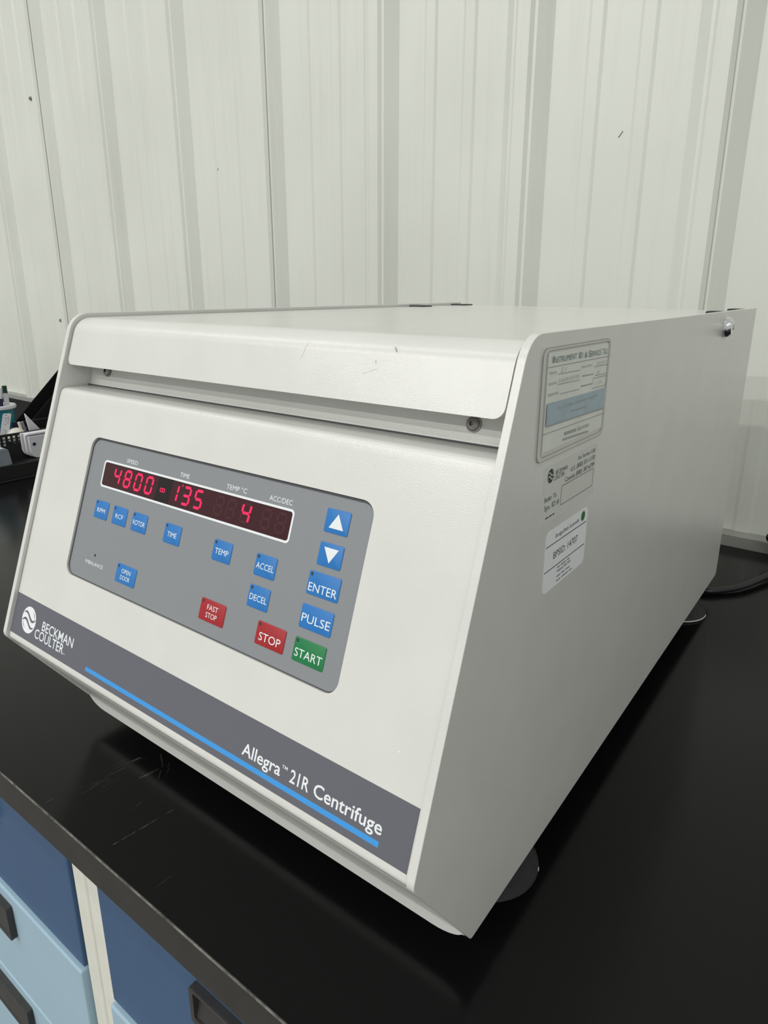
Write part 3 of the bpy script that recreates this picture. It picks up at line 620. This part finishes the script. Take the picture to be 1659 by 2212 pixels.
# asset sticker
mb = MB(); mb.plate(rr(0.1247, 0.1870, 0.1880, 0.2255, 0.0042, 5), SR, -0.0001, 0.00015)
AS = lab(mb.build('asset_sticker', STICK, C, smooth=0), 'white asset sticker with green dot')
mb = MB(); mb.flat((disc(0.1789, 0.2210, 0.0031, n=20), [tuple(range(20))]), SR, 0.00022); lab(mb.build('green_dot', GDOT, AS, smooth=0), 'dark green dot')
bits('sticker_print', 'black print reading BPSID: 14707', [bar2d(0.1253, 0.2166, 0.1852, 0.2158, 0.00055), bar2d(0.1252, 0.2014, 0.1850, 0.2009, 0.00055), text2d('BridgePath Scientific', 0.1376, 0.2190, 0.0023, 0.0358, shear=0.2),
     text2d('BPSID: 14707', 0.1366, 0.2066, 0.0042, 0.0360), text2d('Frederick, MD 21703', 0.1438, 0.1958, 0.0017, 0.0198)], INK, 0.00022, AS)
bits('small_print', 'blurred lines of small address print', [bar2d(a, z, a + l, z, 0.0008) for z, ws in ((0.1990, (0.0035, 0.0080, 0.0040)), (0.1932, (0.0055, 0.0050, 0.0060)), (0.1905, (0.0060, 0.0100, 0.0045))) for a, l in zip((0.1438, 0.1438 + ws[0] + 0.0014, 0.1438 + ws[0] + ws[1] + 0.0028), ws)], INKL, 0.00022, AS)['kind'] = 'stuff'

# ------------------------------------------------------------------ power cord
def spline(pts, n=12):
    P = [Vector(p) for p in pts]; P = [2 * P[0] - P[1]] + P + [2 * P[-1] - P[-2]]; out = []
    for i in range(1, len(P) - 2):
        for j in range(n):
            t = j / n; a, b, c, d = P[i - 1:i + 3]
            out.append(0.5 * ((2 * b) + (c - a) * t + (2 * a - 5 * b + 4 * c - d) * t * t + (3 * b - a - 3 * c + d) * t ** 3))
    return out + [P[-2]]
rc = 0.0043
zc = CT + rc + 0.0006
mb = MB()
mb.tube(spline([(0.10, D + 0.004, 0.05), (0.12, D + 0.022, 0.02), (0.155, D + 0.010, zc + 0.004), (0.190, D - 0.010, zc), (0.2110, 0.6960, zc), (0.2270, 0.7170, zc + 0.001), (0.2395, 0.7440, zc + 0.002), (0.2520, 0.7780, zc + 0.004),
                 (0.2700, 0.8250, zc + 0.012), (0.2760, 0.8620, zc + 0.024), (0.2560, 0.8720, zc + 0.034), (0.2370, 0.8660, 0.0085), (0.2420, 0.8640, 0.0000), (0.2760, 0.8600, -0.0105), (0.36, 0.85, zc)]), rc, 12)
pc = mb.build('power_cord', CORD, origin=(0.2, D, CT)); tag(pc, 'dark grey power cord curling behind the centrifuge towards the wall', 'cord')

# ------------------------------------------------------------------ clutter at the left: plinth, basket, cup and what they hold
ZP = 0.007
XP = -1.058
mb = MB(); mb.box(-1.292, XP, 0.20, 0.62, CT + 0.0045, ZP); mb.box(-1.296, XP + 0.004, 0.196, 0.624, CT, CT + 0.0045)
tag(mb.build('riser_shelf', BLACKP, origin=(-1.21, 0.41, CT), bevel=0.0012, smooth=0), 'low black riser carrying the desk clutter at the far left', 'riser')

def perforated(mb, fr, a0, a1, b0, b1, na, nb, hw):
    da, db = (a1 - a0) / na, (b1 - b0) / nb
    for i in range(na):
        for j in range(nb):
            x0, y0 = a0 + i * da, b0 + j * db; x1, y1 = x0 + da, y0 + db; cx, cy = (x0 + x1) / 2, (y0 + y1) / 2
            o = [(x0, y0), (x1, y0), (x1, y1), (x0, y1)]; q = [(cx - hw, cy - hw), (cx + hw, cy - hw), (cx + hw, cy + hw), (cx - hw, cy + hw)]
            mb.add([fr(a, b) for a, b in o + q], [(k, (k + 1) % 4, 4 + (k + 1) % 4, 4 + k) for k in range(4)])
bx0, bx1, by0, by1, bz1 = -1.215, -1.100, 0.300, 0.560, 0.062
BK = empty('wire_basket', ((bx0 + bx1) / 2, (by0 + by1) / 2, ZP))
tag(BK, 'black perforated desk basket full of small tools', 'basket')
mb = MB()
for X in (bx0, bx1): perforated(mb, lambda a, b, X=X: (X, a, b), by0, by1, ZP + 0.030, bz1 - 0.004, 26, 3, 0.0024); mb.add([(X, by0, ZP), (X, by1, ZP), (X, by1, ZP + 0.030), (X, by0, ZP + 0.030)], [(0, 1, 2, 3)])
for Y in (by0, by1): perforated(mb, lambda a, b, Y=Y: (a, Y, b), bx0, bx1, ZP + 0.030, bz1 - 0.004, 12, 3, 0.0024); mb.add([(bx0, Y, ZP), (bx1, Y, ZP), (bx1, Y, ZP + 0.030), (bx0, Y, ZP + 0.030)], [(0, 1, 2, 3)])
mb.add([(bx0, by0, ZP + 0.0005), (bx1, by0, ZP + 0.0005), (bx1, by1, ZP + 0.0005), (bx0, by1, ZP + 0.0005)], [(0, 1, 2, 3)])
mb.build('basket_wall', BLACKP, BK, smooth=0)
mb = MB(); o_ = rr(bx0 - 0.001, bx1 + 0.001, by0 - 0.001, by1 + 0.001, 0.004, 3); i_ = rr(bx0 + 0.001, bx1 - 0.001, by0 + 0.001, by1 - 0.001, 0.003, 3)
mb.ring(o_, i_, lambda a, b, h: (a, b, h), bz1 - 0.0045, bz1); mb.build('basket_rim', BLACKP, BK, smooth=0)

mb = MB(); pr = round_poly([(0.300, ZP), (0.398, ZP), (0.394, ZP + 0.033), (0.300, ZP + 0.036)], [0.003, 0.003, 0.004, 0.003], 4); mb.prism_x(pr, -1.096, -1.062)
mb.box(-1.0935, -1.0655, 0.303, 0.388, ZP + 0.0340, ZP + 0.0352, 1)
tag(mb.build('storage_box', [LGREY, PALE], origin=(-1.08, 0.35, ZP), bevel=0.002), 'blue-grey plastic box in front of the black basket', 'box')

# folded white booklet leaning on the basket
BO = empty('folded_booklet', (-1.083, 0.485, ZP)); tag(BO, 'white folded leaflet with a dark dot leaning on the basket', 'leaflet')
def leaf(name, x0, x1, ya, yb, za, zb, material, r=0.016):
    mb = MB(); o_ = round_poly([(ya, zb), (yb, zb), (yb, za), (ya, za)], [0.002, 0.002, r * 0.4, r], 6); mb.prism_x(o_, x0, x1); return mb.build(name, material, BO, bevel=0.0008)
leaf('back_leaf', -1.0985, -1.0945, 0.436, 0.560, ZP + 0.004, 0.0605, PAPER); leaf('middle_leaf', -1.0915, -1.0860, 0.440, 0.560, ZP + 0.0015, 0.0570, PAPER); leaf('front_leaf', -1.0830, -1.0780, 0.444, 0.560, ZP, 0.0540, PALE)
mb = MB(); mb.box(-1.0985, -1.079, 0.442, 0.560, 0.0560, 0.0605); mb.build('fold', PAPER, BO, bevel=0.0015, smooth=0)
mb = MB(); mb.lathe([(0.0001, 0.0008), (0.0034, 0.0008), (0.0036, 0)], (-1.0778, 0.4535, 0.0370), (1, 0, 0), 16); mb.build('dark_dot', NAVY, BO)

# pen cup
cx, cy = -1.172, 0.4335
CU = empty('pen_cup', (cx, cy, ZP + 0.0006)); tag(CU, 'teal pen cup with a pale rim standing in the basket', 'cup')
mb = MB(); mb.lathe([(0.0001, 0.001), (0.0255, 0.001), (0.0300, 0.098), (0.0285, 0.098), (0.0245, 0.004), (0.0001, 0.004)], (cx, cy, ZP), n=32); mb.build('cup_body', TEAL, CU, smooth=40)
mb = MB(); mb.lathe([(0.0275, 0.0975), (0.0345, 0.0985), (0.0355, 0.102), (0.0340, 0.1055), (0.0290, 0.1060), (0.0275, 0.104), (0.0275, 0.0975)], (cx, cy, ZP), n=32); mb.build('cup_rim', PALE, CU, smooth=50)
def pen(name, bx, by, tx, ty, tz, r, material, label, capm=None):
    a = Vector((cx + bx, cy + by, ZP + 0.006)); b = Vector((cx + tx, cy + ty, tz)); d = (b - a).normalized(); n = (b - a).length
    o = empty(name, a); tag(o, label, 'pen', 'pens in the teal cup')
    mb = MB(); mb.lathe([(0.0004, 0), (r * 0.5, 0.004), (r, 0.016), (r, n - 0.022)], a, d, 12); mb.build('barrel', material, o, smooth=40)
    mb = MB(); mb.lathe([(r * 1.02, n - 0.023), (r * 1.1, n - 0.022), (r * 1.0, n - 0.002), (r * 0.6, n), (0.0002, n)], a, d, 12); mb.build('end_cap', capm or material, o, smooth=40)
pen('ballpoint_pen', 0.004, -0.010, 0.012, -0.004, 0.1520, 0.0036, BLACKP, 'black pen with a white end in the teal cup', PALE)
pen('ballpoint_pen', 0.010, 0.000, 0.016, 0.003, 0.1500, 0.0036, NAVY, 'navy pen in the teal cup', PALE)
pen('ballpoint_pen', -0.004, -0.004, 0.006, -0.008, 0.1500, 0.0034, BLACKP, 'plain black pen in the teal cup')
pen('ballpoint_pen', 0.000, -0.014, 0.008, -0.014, 0.1485, 0.0034, PALE, 'white pen in the teal cup', BLACKP)
mb = MB(); mb.box(cx + 0.004, cx + 0.010, cy + 0.012, cy + 0.0205, ZP + 0.010, 0.1520)
tag(mb.build('marker_clip', DGREEN, origin=(cx + 0.007, cy + 0.016, ZP + 0.01), bevel=0.001), 'flat dark green clip at the right of the pen cup', 'clip')
mb = MB(); pr = round_poly([(cy + 0.006, ZP + 0.02), (cy + 0.0165, ZP + 0.02), (cy + 0.0185, 0.1360), (cy + 0.0085, 0.1385)], [0.001, 0.001, 0.004, 0.004], 5); mb.prism_x(pr, cx + 0.0135, cx + 0.0155)
tag(mb.build('plastic_spatula', PALE, origin=(cx + 0.0145, cy + 0.012, ZP + 0.02)), 'pale flat plastic spatula in front of the green clip', 'spatula')
# scissors
so = empty('scissors', (cx + 0.002, cy - 0.020, ZP + 0.01)); tag(so, 'grey-handled scissors standing handles up in the teal cup', 'scissors')
for sg in (-1, 1):
    mb = MB(); pts = [(cx + 0.006, cy - 0.0185 + sg * 0.0048 + 0.0046 * cos(t), 0.1430 + 0.0105 * sin(t)) for t in [2 * pi * i / 18 for i in range(18)]]
    mb.tube(pts + [pts[0]], 0.0013, 8, caps=False); mb.build('handle_loop', LILAC, so)
    mb = MB(); mb.add([(cx + 0.006 + q, cy - 0.0185 + sg * y, z) for q in (-0.0007, 0.0007) for y, z in ((0.001, 0.134), (0.005, 0.134), (0.0022, 0.06), (0.0, 0.025))],
                      [(0, 1, 2, 3), (4, 5, 6, 7), (0, 1, 5, 4), (1, 2, 6, 5), (2, 3, 7, 6), (3, 0, 4, 7)]); mb.build('blade', STEEL, so, smooth=0)

# handwritten tag, rubber ball, folded sheet, two tools in the basket
TG = empty('paper_tag', (-1.122, 0.412, 0.03)); tag(TG, 'white handwritten paper tag sticking out of the basket', 'tag')
def TGF(a, b, h): return (-1.122 + h - 0.10 * (b - 0.03), a + 0.20 * (b - 0.03), b)
mb = MB(); mb.plate(round_poly([(0.400, 0.030), (0.418, 0.030), (0.4262, 0.0985), (0.4095, 0.1000)], [0.001, 0.001, 0.003, 0.003], 4), TGF, 0, 0.0006); mb.build('tag_sheet', PAPER, TG, smooth=0)
mb = MB()
for (a, b, c, d) in ((0.4125, 0.0965, 0.4180, 0.0960), (0.4130, 0.0920, 0.4160, 0.0880), (0.4160, 0.0880, 0.4185, 0.0915), (0.4125, 0.0850, 0.4160, 0.0840), (0.4120, 0.0790, 0.4150, 0.0760), (0.4215, 0.0930, 0.4190, 0.0790), (0.4180, 0.0785, 0.4200, 0.0780), (0.4105, 0.0660, 0.4140, 0.0670), (0.4160, 0.0650, 0.4130, 0.0560)):
    mb.flat(bar2d(a, b, c, d, 0.0007), TGF, 0.0007)
mb.build('pen_scrawl', INK, TG, smooth=0)
mb = MB(); mb.lathe([(0.0001, 0)] + [(0.0185 * sin(pi * i / 12), 0.017 - 0.017 * cos(pi * i / 12)) for i in range(1, 12)] + [(0.0001, 0.034)], (-1.123, 0.4440, 0.0350), (0.1, -0.25, 1), 24)
tag(mb.build('rubber_bulb', CREAMB, origin=(-1.123, 0.444, 0.035), smooth=60), 'cream rounded rubber bulb behind the basket rim', 'bulb')
mb = MB(); mb.add([(-1.124 + q, y, z) for q in (0, 0.006) for y, z in ((0.4705, 0.0300), (0.4960, 0.0300), (0.4930, 0.0530), (0.4625, 0.0960))], [(0, 1, 2, 3), (4, 5, 6, 7), (0, 1, 5, 4), (1, 2, 6, 5), (2, 3, 7, 6), (3, 0, 4, 7)])
tag(mb.build('folded_sheet', PALE, origin=(-1.121, 0.48, 0.03), bevel=0.001), 'pale pointed folded sheet standing in the basket', 'sheet')
mb = MB(); mb.tube([(-1.128, 0.4560, 0.030), (-1.127, 0.4545, 0.060), (-1.126, 0.4505, 0.0780)], 0.0030, 10)
tag(mb.build('cream_stick', CREAMB, origin=(-1.128, 0.456, 0.03)), 'thin cream stick leaning in the basket', 'stick')
mb = MB(); mb.tube([(-1.134, 0.4660, 0.030), (-1.133, 0.4645, 0.060), (-1.132, 0.4600, 0.0770)], 0.0028, 10)
tag(mb.build('grey_stick', LILAC, origin=(-1.134, 0.466, 0.03)), 'thin grey stick beside the cream one in the basket', 'stick')
mb = MB(); pr = round_poly([(0.436, 0.03), (0.462, 0.03), (0.455, 0.074), (0.436, 0.078)], [0.002] * 4, 4); mb.prism_x(pr, -1.160, -1.146)
tag(mb.build('navy_case', NAVY, origin=(-1.153, 0.448, 0.03)), 'small navy case between the tag and the sticks', 'case')

# dark mat at the far left
mb = MB(); mb.plate(rr(-2.75, -1.380, 0.560, 0.8830, 0.006, 4), lambda a, b, h: (a, b, h), CT, CT + 0.0035)
tag(mb.build('bench_mat', MATB, origin=(-2.06, 0.72, CT), smooth=0), 'dull black bench mat lying at the wall behind the basket', 'mat')

# black slant-topped file holder
fx0, fx1 = -1.368, -1.300
FH = empty('file_holder', ((fx0 + fx1) / 2, 0.72, CT)); tag(FH, 'black slant-topped file holder beside the left side of the centrifuge', 'file holder')
side_prof = [(0.530, CT), (0.880, CT), (0.880, 0.1930), (0.7200, 0.1930), (0.530, 0.0165)]
for x in (fx0, fx1 - 0.003): 
    mb = MB(); mb.prism_x(side_prof, x, x + 0.003); mb.build('holder_side', MATB, FH, smooth=0)
mb = MB(); mb.box(fx0 + 0.003, fx1 - 0.003, 0.530, 0.533, CT, 0.0165); mb.build('holder_front', MATB, FH, smooth=0)
mb = MB(); mb.box(fx0 + 0.003, fx1 - 0.003, 0.877, 0.880, CT, 0.193); mb.build('holder_back', MATB, FH, smooth=0)
mb = MB(); mb.box(fx0 + 0.003, fx1 - 0.003, 0.533, 0.877, CT, CT + 0.003); mb.build('holder_base', MATB, FH, smooth=0)

for o in bpy.data.objects:
    if '_o' in o: del o['_o']
